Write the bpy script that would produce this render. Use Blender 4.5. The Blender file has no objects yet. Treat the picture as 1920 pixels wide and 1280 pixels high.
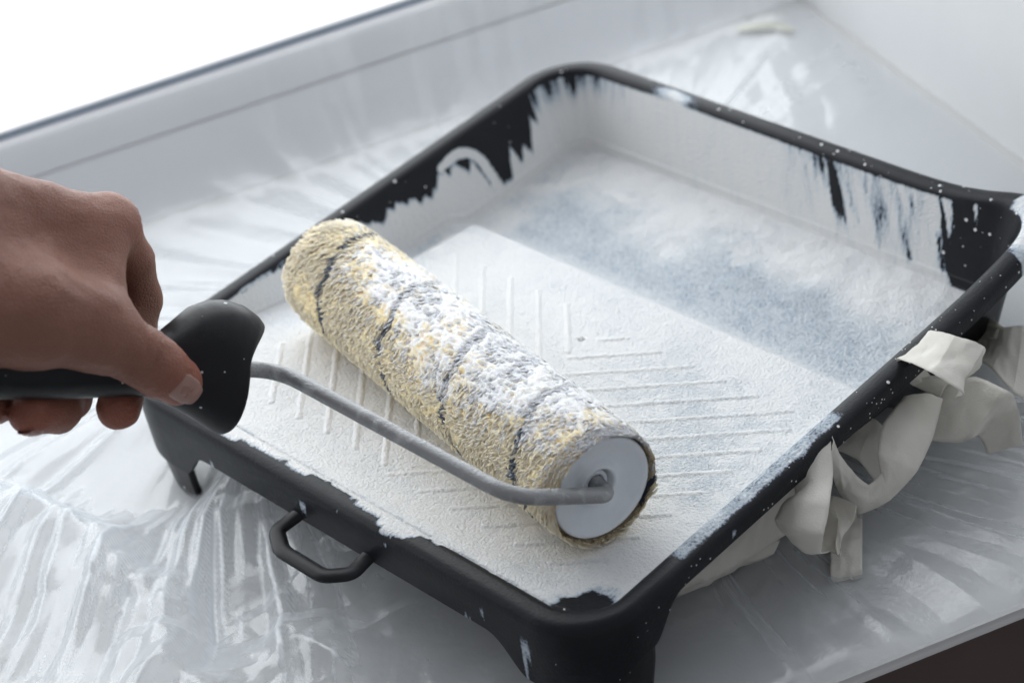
import bpy, math, random
import numpy as np
from mathutils import Matrix, Vector

# ------------------------------------------------------------------ camera
scene = bpy.context.scene
COL = scene.collection
cd = bpy.data.cameras.new('camera'); cam = bpy.data.objects.new('camera', cd); COL.objects.link(cam)
CAM_C = np.array([0.7937, -0.3819, 0.6199])
CR = np.array([[0.7063, 0.6881, -0.1667], [0.3342, -0.5316, -0.7782], [-0.6241, 0.4939, -0.6054]])
right, up, back = CR[0], -CR[1], -CR[2]
cam.matrix_world = Matrix(((right[0], up[0], back[0], CAM_C[0]), (right[1], up[1], back[1], CAM_C[1]),
                           (right[2], up[2], back[2], CAM_C[2]), (0, 0, 0, 1)))
cd.sensor_width = 36.0; cd.lens = 78.54; cd.clip_start = 0.02; cd.clip_end = 60
cd.dof.use_dof = True; cd.dof.focus_distance = 0.945; cd.dof.aperture_fstop = 8.0
scene.camera = cam

# ------------------------------------------------------------------ world, light, exposure
SILL = -0.062
WD = np.array([0.4332, 0.9013, 0.0])          # along the window
WN = np.array([-0.9013, 0.4332, 0.0])         # towards the outside
J0 = np.array([-0.1689, 0.1354, SILL])        # a point of the sill / frame junction
UP = np.array([0, 0, 1.0])
world = bpy.data.worlds.new('World'); scene.world = world; world.use_nodes = True
bg = world.node_tree.nodes['Background']
bg.inputs['Color'].default_value = (0.91, 0.93, 1.0, 1); bg.inputs['Strength'].default_value = 0.34
la = bpy.data.lights.new('window_daylight', 'AREA'); la.shape = 'RECTANGLE'; la.size = 2.0; la.size_y = 1.5
la.energy = 19.5; la.color = (0.935, 0.955, 1.0)
lo = bpy.data.objects.new('window_daylight', la); COL.objects.link(lo)
lc = J0 + WD*(-0.20) + WN*0.13 + UP*0.84
zax = WN; xax = WD; yax = np.cross(zax, xax)
lo.matrix_world = Matrix(((xax[0], yax[0], zax[0], lc[0]), (xax[1], yax[1], zax[1], lc[1]), (xax[2], yax[2], zax[2], lc[2]), (0, 0, 0, 1)))
scene.view_settings.view_transform = 'Standard'; scene.view_settings.look = 'None'
scene.view_settings.gamma = 1.0; scene.view_settings.use_curve_mapping = False; scene.view_settings.exposure = 0.0
scene.cycles.use_denoising = True
try: scene.cycles.denoiser = 'OPENIMAGEDENOISE'
except Exception: pass
scene.cycles.max_bounces = 8; scene.cycles.diffuse_bounces = 4; scene.cycles.glossy_bounces = 3; scene.cycles.transparent_max_bounces = 14
scene.cycles.caustics_reflective = False; scene.cycles.caustics_refractive = False

# ------------------------------------------------------------------ helpers
rng = np.random.default_rng(7)
def sstep(a, b, x):
    t = np.clip((np.asarray(x, float)-a)/(b-a), 0, 1); return t*t*(3-2*t)
def _h(ix, iy, iz, seed):
    n = (ix.astype(np.int64)*374761393 + iy.astype(np.int64)*668265263 + iz.astype(np.int64)*2147483647 + seed*1274126177) & 0xffffffff
    n = ((n ^ (n >> 13))*1274126177) & 0xffffffff
    n = ((n ^ (n >> 16))*2246822519) & 0xffffffff
    return ((n ^ (n >> 15)) & 0xffffff)/float(0xffffff)*2-1
def noise(x, y, z=0.0, seed=0):
    x, y, z = np.broadcast_arrays(np.asarray(x, float), np.asarray(y, float), np.asarray(z, float))
    ix, iy, iz = np.floor(x), np.floor(y), np.floor(z); fx, fy, fz = x-ix, y-iy, z-iz
    sx, sy, sz = fx*fx*fx*(fx*(fx*6-15)+10), fy*fy*fy*(fy*(fy*6-15)+10), fz*fz*fz*(fz*(fz*6-15)+10)
    out = 0
    flat = not np.any(z)
    for dz in ((0,) if flat else (0, 1)):
        wz = (1.0 if flat else (sz if dz else 1-sz))
        for dy in (0, 1):
            wy = sy if dy else 1-sy
            for dx in (0, 1):
                wx = sx if dx else 1-sx
                gx = _h(ix+dx, iy+dy, iz+dz, seed); gy = _h(ix+dx, iy+dy, iz+dz, seed+57); gz = _h(ix+dx, iy+dy, iz+dz, seed+131)
                out = out + wx*wy*wz*(gx*(fx-dx)+gy*(fy-dy)+gz*(fz-dz))
    return out*1.3
def fbm(x, y, z=0.0, seed=0, oct=4, g=0.5):
    s = 0; a = 1.0; f = 1.0
    for k in range(oct):
        s = s + a*noise(np.asarray(x)*f, np.asarray(y)*f, np.asarray(z)*f, seed+k*11); a *= g; f *= 2.03
    return s
def ridged(x, y, seed=0, oct=3, g=0.5):
    s = 0; a = 1.0; f = 1.0
    for k in range(oct):
        s = s + a*(1-2.2*np.abs(noise(np.asarray(x)*f, np.asarray(y)*f, 0.0, seed+k*17))); a *= g; f *= 2.1
    return s

def mesh(name, verts, faces, mat=None, parent=None, smooth=True, attrs=None, uv=None):
    me = bpy.data.meshes.new(name)
    verts = np.asarray(verts, np.float32)
    if isinstance(faces, np.ndarray):
        n, k = faces.shape
        me.vertices.add(len(verts)); me.vertices.foreach_set('co', verts.ravel())
        me.loops.add(n*k); me.loops.foreach_set('vertex_index', faces.astype(np.int32).ravel())
        me.polygons.add(n); me.polygons.foreach_set('loop_start', np.arange(n, dtype=np.int32)*k)
        me.update(calc_edges=True)
    else:
        me.from_pydata(verts.tolist(), [], faces)
    me.validate()
    if smooth: me.polygons.foreach_set('use_smooth', np.ones(len(me.polygons), bool))
    for k_, v_ in (attrs or {}).items():
        at = me.attributes.new(k_, 'FLOAT', 'POINT'); at.data.foreach_set('value', np.asarray(v_, np.float32))
    if uv is not None:
        ul = me.uv_layers.new(name='UVMap'); li = np.zeros(len(me.loops), np.int32); me.loops.foreach_get('vertex_index', li)
        ul.data.foreach_set('uv', np.asarray(uv, np.float32)[li].ravel())
    if mat: me.materials.append(mat)
    o = bpy.data.objects.new(name, me); COL.objects.link(o)
    if parent is not None: o.parent = parent
    return o
def soften_normals(o, N3):
    me = o.data; me.normals_split_custom_set_from_vertices(np.asarray(N3, float).tolist())
def vert_normals(o):
    a = np.empty(len(o.data.vertices)*3); o.data.vertices.foreach_get('normal', a); return a.reshape(-1, 3)
def empty(name, loc=(0, 0, 0)):
    o = bpy.data.objects.new(name, None); COL.objects.link(o); o.location = loc; o.empty_display_size = 0.02
    return o
def tag(o, label, cat, group=None):
    o['label'] = label; o['category'] = cat
    if group: o['group'] = group
    return o
def put(o, parent):
    """parent o under an Empty that may stand away from the origin, keeping world coordinates"""
    o.parent = parent; o.matrix_parent_inverse = Matrix.Translation(parent.location).inverted(); return o
def grid_faces(nu, nv, closed_u=False, closed_v=False):
    iu = np.arange(nu if closed_u else nu-1); iv = np.arange(nv if closed_v else nv-1)
    A, B = np.meshgrid(iu, iv, indexing='ij'); A2 = (A+1) % nu; B2 = (B+1) % nv
    return np.stack([A*nv+B, A2*nv+B, A2*nv+B2, A*nv+B2], -1).reshape(-1, 4)
def box_mesh(c, ax, ay, az, sx, sy, sz, bev=0.0):
    """box with axes and half sizes; bevelled edges via inset corners"""
    import bmesh
    bm = bmesh.new(); bmesh.ops.create_cube(bm, size=2)
    for v in bm.verts:
        p = np.array(c)+np.array(ax)*v.co.x*sx+np.array(ay)*v.co.y*sy+np.array(az)*v.co.z*sz; v.co = p
    if bev: bmesh.ops.bevel(bm, geom=list(bm.edges), offset=bev, segments=3, affect='EDGES', profile=0.5)
    bmesh.ops.recalc_face_normals(bm, faces=bm.faces)
    V = [v.co[:] for v in bm.verts]; bm.verts.index_update(); Fc = [[v.index for v in f.verts] for f in bm.faces]; bm.free()
    return V, Fc
def smooth_path(P, n, closed=False):
    """Catmull-Rom through points"""
    P = np.asarray(P, float); m = len(P); t = np.linspace(0, m-1, n); i = np.clip(t.astype(int), 0, m-2); fr = (t-i)[:, None]
    p0 = P[np.clip(i-1, 0, m-1)]; p1 = P[i]; p2 = P[i+1]; p3 = P[np.clip(i+2, 0, m-1)]
    return 0.5*((2*p1)+(-p0+p2)*fr+(2*p0-5*p1+4*p2-p3)*fr**2+(-p0+3*p1-3*p2+p3)*fr**3)
def fillet_path(P, rad, seg=10):
    P = [np.asarray(p, float) for p in P]; out = [P[0]]
    for k in range(1, len(P)-1):
        a, b, c = P[k-1], P[k], P[k+1]; d1 = (a-b)/np.linalg.norm(a-b); d2 = (c-b)/np.linalg.norm(c-b)
        L = min(rad, np.linalg.norm(a-b)*.48, np.linalg.norm(c-b)*.48); s, e = b+d1*L, b+d2*L
        for t in np.linspace(0, 1, seg): out.append((1-t)**2*s+2*t*(1-t)*b+t*t*e)
    out.append(P[-1]); return np.array(out)
def sweep(path, rad, sides=16, flat=None, cap=True):
    path = np.asarray(path, float); n = len(path); T = np.gradient(path, axis=0); T /= np.linalg.norm(T, axis=1)[:, None]
    ref = np.array([0, 0, 1.0]) if abs(T[0][2]) < .9 else np.array([1.0, 0, 0])
    N = np.cross(T[0], ref); N /= np.linalg.norm(N); V = []
    rad = np.broadcast_to(rad, (n,))
    for k in range(n):
        N = N-T[k]*(N@T[k]); N /= np.linalg.norm(N); Bn = np.cross(T[k], N)
        for q in range(sides):
            th = 2*math.pi*q/sides; V.append(path[k]+rad[k]*(N*math.cos(th)+Bn*math.sin(th)*(flat or 1)))
    F = [list(map(int, f)) for f in grid_faces(n, sides, closed_v=True)]
    if cap: F += [list(range(sides))[::-1], list(range((n-1)*sides, n*sides))]
    return V, F

# ------------------------------------------------------------------ materials
class NT:
    def __init__(s, name):
        s.m = bpy.data.materials.new(name); s.m.use_nodes = True; s.t = s.m.node_tree; s.n = s.t.nodes
        s.b = s.n['Principled BSDF']; s.out = s.n['Material Output']
    def __call__(s, typ, **kw):
        nd = s.n.new('ShaderNode'+typ)
        for k, v in kw.items():
            if k.startswith('i_'):
                key = k[2:]; key = int(key) if key.isdigit() else key.replace('_', ' ')
                nd.inputs[key].default_value = v
            else: setattr(nd, k, v)
        return nd
    def l(s, a, b): s.t.links.new(a, b)
    def math(s, op, a, b=None, c=None, clamp=False):
        nd = s('Math', operation=op); nd.use_clamp = clamp
        for i, x in enumerate((a, b, c)):
            if x is None: continue
            if isinstance(x, (int, float)): nd.inputs[i].default_value = x
            else: s.l(x, nd.inputs[i])
        return nd.outputs[0]
    def ramp(s, fac, stops, interp='LINEAR'):
        nd = s('ValToRGB'); nd.color_ramp.interpolation = interp; e = nd.color_ramp.elements
        while len(e) < len(stops): e.new(0.5)
        for k, (p, c) in enumerate(stops): e[k].position = p; e[k].color = tuple(c)+(1,) if len(c) == 3 else c
        s.l(fac, nd.inputs[0]); return nd.outputs[0]
    def mix(s, fac, a, b):
        nd = s('Mix', data_type='RGBA')
        for i, x in ((0, fac), (6, a), (7, b)):
            if isinstance(x, (int, float)): nd.inputs[i].default_value = x
            elif isinstance(x, tuple): nd.inputs[i].default_value = tuple(x)+((1,) if len(x) == 3 else ())
            else: s.l(x, nd.inputs[i])
        return nd.outputs[2]
    def noise(s, scale, detail=3, rough=.5, vec=None, dist=0.0):
        nd = s('TexNoise'); nd.inputs['Scale'].default_value = scale; nd.inputs['Detail'].default_value = detail
        nd.inputs['Roughness'].default_value = rough; nd.inputs['Distortion'].default_value = dist
        if vec is not None: s.l(vec, nd.inputs['Vector'])
        return nd.outputs[0]
    def attr(s, name): return s('Attribute', attribute_name=name).outputs['Fac']
    def obj(s): return s('TexCoord').outputs['Object']
    def bump(s, h, dist, strength=1.0, prev=None):
        nd = s('Bump'); nd.inputs['Strength'].default_value = strength; nd.inputs['Distance'].default_value = dist; s.l(h, nd.inputs['Height'])
        if prev is not None: s.l(prev, nd.inputs['Normal'])
        return nd.outputs[0]
def simple(name, col, rough=.5, nscale=60, namp=.12, bump=0.0, bscale=400, metallic=0.0, spec=.5, sss=0):
    k = NT(name); o = k.obj(); nz = k.noise(nscale, 4, .6, o)
    c = k.mix(nz, tuple(x*(1-namp) for x in col), tuple(min(1, x*(1+namp)) for x in col)); k.l(c, k.b.inputs['Base Color'])
    r = k.math('MULTIPLY_ADD', nz, .2, rough-.1); k.l(r, k.b.inputs['Roughness']); k.b.inputs['Metallic'].default_value = metallic
    k.b.inputs['Specular IOR Level'].default_value = spec
    if sss: k.b.inputs['Subsurface Weight'].default_value = sss; k.b.inputs['Subsurface Radius'].default_value = (.01, .008, .006); k.b.inputs['Subsurface Scale'].default_value = .3
    if bump: k.l(k.bump(k.noise(bscale, 3, .6, o), bump), k.b.inputs['Normal'])
    return k.m

M = {}
M['sill'] = simple('sill_white', (.60, .60, .59), .45, 25, .05, .0002, 300)
M['wall'] = simple('wall_paint', (.84, .85, .86), .8, 14, .04, .00015, 160)
M['pvc'] = simple('white_pvc', (.90, .90, .90), .35, 12, .03)
M['gasket'] = simple('grey_gasket', (.34, .41, .50), .5, 60, .15)
M['seam'] = simple('seam_dirt', (.66, .63, .57), .7, 80, .2)
M['lower'] = simple('lower_wall_shade_brown', (.085, .060, .054), .7, 10, .25)  # shade below the sill is put into this dark brown base colour
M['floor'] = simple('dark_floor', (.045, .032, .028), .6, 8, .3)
M['cap'] = simple('roller_cap_plastic', (.70, .74, .78), .35, 120, .08, .0001, 500, sss=.2)
M['foam'] = simple('yellow_sealant', (.62, .59, .46), .8, 40, .25, .002, 90)

def mat_tray():
    """black plastic under white emulsion; T = how much paint stands here, speck = how much splatter"""
    k = NT('painted_tray'); o = k.obj(); T = k.attr('T'); sp = k.attr('speck'); st = k.attr('streak')
    uv = k('UVMap').outputs[0]
    mp = k('Mapping'); mp.inputs['Scale'].default_value = (420, 30, 1); k.l(uv, mp.inputs[0])
    stn = k.noise(1.0, 4, .6, mp.outputs[0])
    fine = k.noise(780, 3, .65, o); mid = k.noise(170, 4, .6, o); big = k.noise(34, 3, .55, o)
    n1 = k.math('MULTIPLY_ADD', fine, .66, k.math('MULTIPLY', mid, .20))
    n1 = k.math('SUBTRACT', k.math('MULTIPLY_ADD', big, .12, n1), .49)         # centred
    n2 = k.math('MULTIPLY', k.math('SUBTRACT', stn, .5), 1.1)
    nn = k.math('ADD', k.math('MULTIPLY', n1, k.math('SUBTRACT', 1.0, k.math('MULTIPLY', st, .55))), k.math('MULTIPLY', n2, st))
    t = k.math('ADD', T, nn)
    paint = k.ramp(t, [(.30, (.010, .011, .014)), (.36, (.030, .036, .048)), (.43, (.24, .29, .36)), (.56, (.46, .52, .58)), (.72, (.66, .69, .715)), (.92, (.74, .745, .745))])
    # splatter dots
    vo = k('TexVoronoi', feature='F1'); vo.inputs['Scale'].default_value = 380; k.l(o, vo.inputs['Vector'])
    vs = k('SeparateColor'); k.l(vo.outputs['Color'], vs.inputs[0])
    r = k.math('MULTIPLY_ADD', k.math('POWER', vs.outputs[0], 4.0), .26, .09)
    dot = k.math('MULTIPLY', k.math('LESS_THAN', vo.outputs['Distance'], r), k.math('LESS_THAN', vs.outputs[1], sp))
    col = k.mix(dot, paint, (.78, .79, .80)); k.l(col, k.b.inputs['Base Color'])
    k.l(k.math('MULTIPLY_ADD', k.math('GREATER_THAN', t, .45), .14, .22), k.b.inputs['Specular IOR Level'])
    wet = k.math('MULTIPLY_ADD', k.math('GREATER_THAN', t, .5), .16, .34); k.l(k.math('MULTIPLY_ADD', mid, .14, wet), k.b.inputs['Roughness'])
    tc = k.math('MINIMUM', k.math('MAXIMUM', t, .3), .8)
    h = k.math('ADD', k.math('MULTIPLY', tc, 1.0), k.math('MULTIPLY', fine, .25)); h = k.math('ADD', h, k.math('MULTIPLY', dot, .3))
    peel = k.noise(780, 2, .5, o, .0); b1 = k.bump(k.math('MULTIPLY', peel, k.math('GREATER_THAN', t, .42)), .0006)
    k.l(k.bump(h, .0009, 1.0, b1), k.b.inputs['Normal']); return k.m
M['tray'] = mat_tray()
def mat_black():
    k = NT('black_plastic'); o = k.obj(); nz = k.noise(300, 3, .6, o); big = k.noise(30, 4, .6, o)
    c = k.mix(k.ramp(big, [(.62, (0, 0, 0)), (.8, (1, 1, 1))]), (.011, .0115, .0135), (.035, .037, .042))
    vo = k('TexVoronoi', feature='F1'); vo.inputs['Scale'].default_value = 210; k.l(o, vo.inputs['Vector'])
    vs = k('SeparateColor'); k.l(vo.outputs['Color'], vs.inputs[0])
    r = k.math('MULTIPLY_ADD', k.math('POWER', vs.outputs[0], 3.0), .16, .05)
    dot = k.math('MULTIPLY', k.math('LESS_THAN', vo.outputs['Distance'], r), k.math('LESS_THAN', vs.outputs[1], .5))
    k.l(k.mix(dot, c, (.5, .52, .54)), k.b.inputs['Base Color'])
    k.l(k.math('MULTIPLY_ADD', big, .25, .27), k.b.inputs['Roughness']); k.l(k.bump(nz, .00012), k.b.inputs['Normal']); return k.m
M['black'] = mat_black(); M['black'].node_tree.nodes['Principled BSDF'].inputs['Specular IOR Level'].default_value = .22
def mat_rod():
    k = NT('galvanised_rod'); o = k.obj(); nz = k.noise(120, 4, .65, o); f = k.noise(700, 3, .6, o)
    film = k.ramp(nz, [(.50, (0, 0, 0)), (.66, (1, 1, 1))])
    k.l(k.mix(film, (.30, .305, .31), (.42, .425, .43)), k.b.inputs['Base Color'])
    k.l(k.math('MULTIPLY_ADD', film, -.5, .55), k.b.inputs['Metallic']); k.l(k.math('MULTIPLY_ADD', f, .25, .38), k.b.inputs['Roughness'])
    k.l(k.bump(k.math('ADD', f, film), .00025), k.b.inputs['Normal']); return k.m
M['rod'] = mat_rod()
def mat_nap():
    k = NT('roller_nap'); o = k.obj(); P = k.attr('P'); S = k.attr('S'); R = k.attr('R'); H = k.attr('H')
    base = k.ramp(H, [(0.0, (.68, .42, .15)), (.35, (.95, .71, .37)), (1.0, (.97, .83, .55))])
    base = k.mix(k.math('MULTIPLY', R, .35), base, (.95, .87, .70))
    base = k.mix(S, base, (.085, .105, .135))
    t = k.math('ADD', P, k.math('MULTIPLY', k.math('SUBTRACT', k.noise(240, 3, .65, o), .5), .80))
    t = k.math('ADD', t, k.math('MULTIPLY', k.math('SUBTRACT', H, .6), .35))
    pf = k.ramp(t, [(.36, (0, 0, 0)), (.66, (1, 1, 1))])
    k.l(k.mix(pf, base, (.90, .90, .89)), k.b.inputs['Base Color']); k.l(k.math('MULTIPLY_ADD', pf, -.15, .85), k.b.inputs['Roughness'])
    k.l(k.bump(k.noise(1400, 2, .6, o), .0004), k.b.inputs['Normal'])
    k.b.inputs['Specular IOR Level'].default_value = .15; k.b.inputs['Subsurface Weight'].default_value = .55; k.b.inputs['Subsurface Radius'].default_value = (1, .85, .6); k.b.inputs['Subsurface Scale'].default_value = .0035
    return k.m
M['nap'] = mat_nap()
def mat_film():
    k = NT('clear_film'); o = k.obj(); k.n.remove(k.b)
    d = k('BsdfDiffuse'); d.inputs['Color'].default_value = (.86, .90, .94, 1)
    tl = k('BsdfTranslucent'); tl.inputs['Color'].default_value = (.86, .90, .94, 1)
    g = k('BsdfGlossy'); g.inputs['Roughness'].default_value = .15; g.inputs['Color'].default_value = (1, 1, 1, 1)
    tr = k('BsdfTransparent'); tr.inputs['Color'].default_value = (.97, .98, .99, 1)
    m1 = k('MixShader'); m1.inputs[0].default_value = .5; k.l(d.outputs[0], m1.inputs[1]); k.l(tl.outputs[0], m1.inputs[2])
    lw = k('LayerWeight'); lw.inputs['Blend'].default_value = .5; fc = lw.outputs['Facing']
    haze = k.math('ADD', k.math('MULTIPLY_ADD', k.math('POWER', fc, 2.0), .45, .15), k.math('MULTIPLY', k.attr('crease'), .55), clamp=True)
    m2 = k('MixShader'); k.l(haze, m2.inputs[0]); k.l(tr.outputs[0], m2.inputs[1]); k.l(m1.outputs[0], m2.inputs[2])
    bmp = k.bump(k.noise(160, 3, .6, o, 1.5), .0005, .5)
    k.l(bmp, g.inputs['Normal'])
    m3 = k('MixShader'); k.l(k.math('MULTIPLY_ADD', k.math('POWER', fc, 4.0), .30, .055), m3.inputs[0]); k.l(m2.outputs[0], m3.inputs[1]); k.l(g.outputs[0], m3.inputs[2])
    k.l(m3.outputs[0], k.out.inputs['Surface']); return k.m
M['film'] = mat_film()
def mat_glass():
    k = NT('window_glass'); k.n.remove(k.b); tr = k('BsdfTransparent'); tr.inputs['Color'].default_value = (.975, .98, .98, 1)
    g = k('BsdfGlossy'); g.inputs['Roughness'].default_value = .01; m = k('MixShader'); m.inputs[0].default_value = .05; k.l(tr.outputs[0], m.inputs[1]); k.l(g.outputs[0], m.inputs[2]); k.l(m.outputs[0], k.out.inputs['Surface']); return k.m
M['glass'] = mat_glass()
def mat_sky():
    k = NT('overexposed_daylight'); k.n.remove(k.b); e = k('Emission'); o = k.obj(); nz = k.noise(2.2, 2, .5, o)
    k.l(k.mix(nz, (.80, .88, .90), (1, 1, 1)), e.inputs['Color']); e.inputs['Strength'].default_value = 2.2; k.l(e.outputs[0], k.out.inputs['Surface']); return k.m
M['sky'] = mat_sky()
def mat_tape():
    k = NT('paper_tape'); o = k.obj(); nz = k.noise(1100, 3, .7, o); big = k.noise(45, 3, .6, o)
    c = k.mix(big, (.76, .735, .67), (.86, .84, .78)); k.l(c, k.b.inputs['Base Color']); k.b.inputs['Roughness'].default_value = .75
    k.l(k.bump(k.math('ADD', nz, k.math('MULTIPLY', big, .8)), .00035), k.b.inputs['Normal'])
    tl = k('BsdfTranslucent'); k.l(c, tl.inputs['Color']); mx = k('MixShader'); mx.inputs[0].default_value = .22
    k.l(k.b.outputs[0], mx.inputs[1]); k.l(tl.outputs[0], mx.inputs[2]); k.l(mx.outputs[0], k.out.inputs['Surface']); return k.m
M['tape'] = mat_tape()
def mat_skin():
    k = NT('skin'); o = k.obj(); a = k.noise(40, 4, .6, o); f = k.noise(900, 3, .6, o); red = k.attr('red')
    c = k.mix(a, (.20, .090, .062), (.285, .138, .100)); c = k.mix(red, c, (.29, .090, .056)); k.l(c, k.b.inputs['Base Color'])
    k.b.inputs['Subsurface Weight'].default_value = .15; k.b.inputs['Subsurface Radius'].default_value = (1, .35, .18); k.b.inputs['Subsurface Scale'].default_value = .003
    k.b.inputs['Roughness'].default_value = .50; k.b.inputs['Specular IOR Level'].default_value = .28
    vo = k('TexVoronoi', feature='DISTANCE_TO_EDGE'); vo.inputs['Scale'].default_value = 650; k.l(o, vo.inputs['Vector'])
    h = k.math('ADD', k.math('MULTIPLY', k.math('MINIMUM', vo.outputs['Distance'], .2), 1.6), k.math('MULTIPLY', f, .5))
    k.l(k.bump(h, .0004), k.b.inputs['Normal']); return k.m
M['skin'] = mat_skin()
M['nail'] = simple('fingernail', (.31, .175, .145), .3, 80, .06)

# ------------------------------------------------------------------ setting: sill, window, wall, daylight, floor
def W(s, b, z): return J0+WD*s-WN*b+UP*(z-SILL)          # s along window, b into the room
V, F = box_mesh(W(-.2, .251, SILL-.003), WD, -WN, UP, .75, .2505, .003, .0015)
sill = mesh('windowsill', V, F, M['sill'], smooth=False); sill['kind'] = 'structure'
win = empty('window', tuple(W(-.3, 0, SILL)))
tag(win, 'white plastic window with grey gasket behind the paint tray', 'window')
def wbox(name, s0, s1, b0, b1, z0, z1, mat, bev=.002):
    V, F = box_mesh(W((s0+s1)/2, (b0+b1)/2, (z0+z1)/2), WD, -WN, UP, (s1-s0)/2, (b1-b0)/2, (z1-z0)/2, bev)
    return put(mesh(name, V, F, mat, smooth=False), win)
def wprism(name, sec, mat, s0=-.95, s1=.50):
    """extrude a closed (b, z) section along the window"""
    n = len(sec); V = [W(s_, b, z) for s_ in (s0, s1) for b, z in sec]
    F = [[i, (i+1) % n, n+(i+1) % n, n+i] for i in range(n)]+[list(range(n))[::-1], list(range(n, 2*n))]
    return put(mesh(name, V, F, mat, smooth=False), win)
wprism('frame_rail', [(0, SILL+.0005), (-.0006, SILL+.002), (-.0262, -.0272), (-.0275, -.0266), (-.10, -.0266), (-.10, SILL+.0005)], M['pvc'])
wprism('frame_seam', [(-.0278, -.0270), (-.0282, -.0254), (-.095, -.0254), (-.095, -.0270)], M['seam'])
wprism('sash_rail', [(-.0270, -.0254), (-.0272, -.0246), (-.0370, -.0095), (-.0384, -.0078), (-.0402, -.0066), (-.0425, -.0060), (-.10, -.0060), (-.10, -.0254)], M['pvc'])
wprism('gasket', [(-.0424, -.0061), (-.0432, -.0022), (-.095, -.0022), (-.095, -.0061)], M['gasket'])
wprism('glazing_bead', [(-.0428, -.0021), (-.0438, -.0012), (-.0452, -.0008), (-.0750, -.0002), (-.095, -.0002), (-.095, -.0021)], M['pvc'])
pane = wbox('pane', -.95, .43, -.082, -.076, -.0020, 1.65, M['glass'], 0)
wd_ang = math.radians(-20.19); RD = np.array([math.cos(wd_ang), math.sin(wd_ang), 0]); RN = np.array([-RD[1], RD[0], 0])
V, F = box_mesh(np.array([.0112, .5100, .40])+RD*.37+RN*.0305, RD, RN, UP, .39, .03, .50)
wall = mesh('reveal_wall', V, F, M['wall'], smooth=False); wall['kind'] = 'structure'
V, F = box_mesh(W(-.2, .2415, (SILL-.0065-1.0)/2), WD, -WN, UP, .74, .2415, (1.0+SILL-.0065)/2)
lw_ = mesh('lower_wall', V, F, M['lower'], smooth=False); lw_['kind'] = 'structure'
V, F = box_mesh(W(-.25, -.75, .15), WD, WN, UP, 1.8, .01, 1.5)
sky = mesh('sky', V, F, M['sky'], smooth=False); sky['kind'] = 'structure'
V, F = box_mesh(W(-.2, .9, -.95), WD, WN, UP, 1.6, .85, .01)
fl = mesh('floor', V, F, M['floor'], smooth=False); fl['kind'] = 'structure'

# ------------------------------------------------------------------ tray shape
TX0, TX1, TY0, TY1 = 0.0, 0.315, 0.0, 0.3258
RAD = [.040, .030, .034, .034]          # corners: left-front, right-front, right-back, left-back
NC, NS = 26, 210
def rect_loop(d, rmin=.006):
    x0, x1, y0, y1 = TX0+d, TX1-d, TY0+d, TY1-d
    R = [max(r-d, rmin) for r in RAD]; P = []
    cs = [((x0+R[0], y0+R[0]), 180, R[0]), ((x1-R[1], y0+R[1]), 270, R[1]), ((x1-R[2], y1-R[2]), 0, R[2]), ((x0+R[3], y1-R[3]), 90, R[3])]
    for k in range(4):
        (cx, cy), a0, r = cs[k]; (nx, ny), na0, nr = cs[(k+1) % 4]
        for t in np.linspace(0, 1, NC): a = math.radians(a0+90*t); P.append((cx+r*math.cos(a), cy+r*math.sin(a)))
        e = np.array(P[-1]); a = math.radians(na0); s = np.array((nx+nr*math.cos(a), ny+nr*math.sin(a)))
        for t in np.linspace(0, 1, NS+2)[1:-1]: P.append(tuple(e+(s-e)*t))
    return np.array(P)
def spout(P, amt):
    d = np.hypot(P[:, 0]-TX1, P[:, 1]-TY1); w = np.exp(-(d/.034)**2)*amt
    Q = P.copy(); Q[:, 0] += w*.001; Q[:, 1] += w*.012; return Q
def floor_z(x, y):
    ramp = -.004-(y-.010)*(.026/.1975)
    ramp = np.minimum(ramp, -.004)
    ramp = ramp+.0026*sstep(.030, .012, y)
    well = -.0440+0*x
    t = sstep(.2070, .2230, y)
    z = ramp*(1-t)+well*t
    # the ramp is a raised plate: it falls off towards the left wall near the well
    side = sstep(.040, .024, x)*sstep(.06, .20, y)
    z = z-(z-np.minimum(z, well))*side*.55
    return z
N = len(rect_loop(0))
def draft(depth): return .0085+.0015+depth*.19
rings = []      # (xy, z, region) region: 0 rim outside/top, 1 wall, 2 floor
def add(P, z, reg): rings.append((P, np.broadcast_to(z, (N,)).astype(float), reg))
L0 = rect_loop(0)
front = sstep(.030, .004, L0[:, 1])     # apron weight
per = np.concatenate([[0], np.cumsum(np.linalg.norm(np.diff(L0, axis=0), axis=1))])
PTOT = per[-1]+np.linalg.norm(L0[0]-L0[-1])
legw = np.zeros(N)
LEGC = (per[NC//2]+.012, per[NC+NS+NC//2]-.003)
for sc0 in LEGC:
    ds_ = np.abs(per-sc0); ds_ = np.minimum(ds_, PTOT-ds_); legw = np.maximum(legw, sstep(.052, .029, ds_)**1.6)
lipz = np.minimum(-.0075-.0135*front, -.021*front-.017*legw-.0075*(1-front))
inner = []
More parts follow.
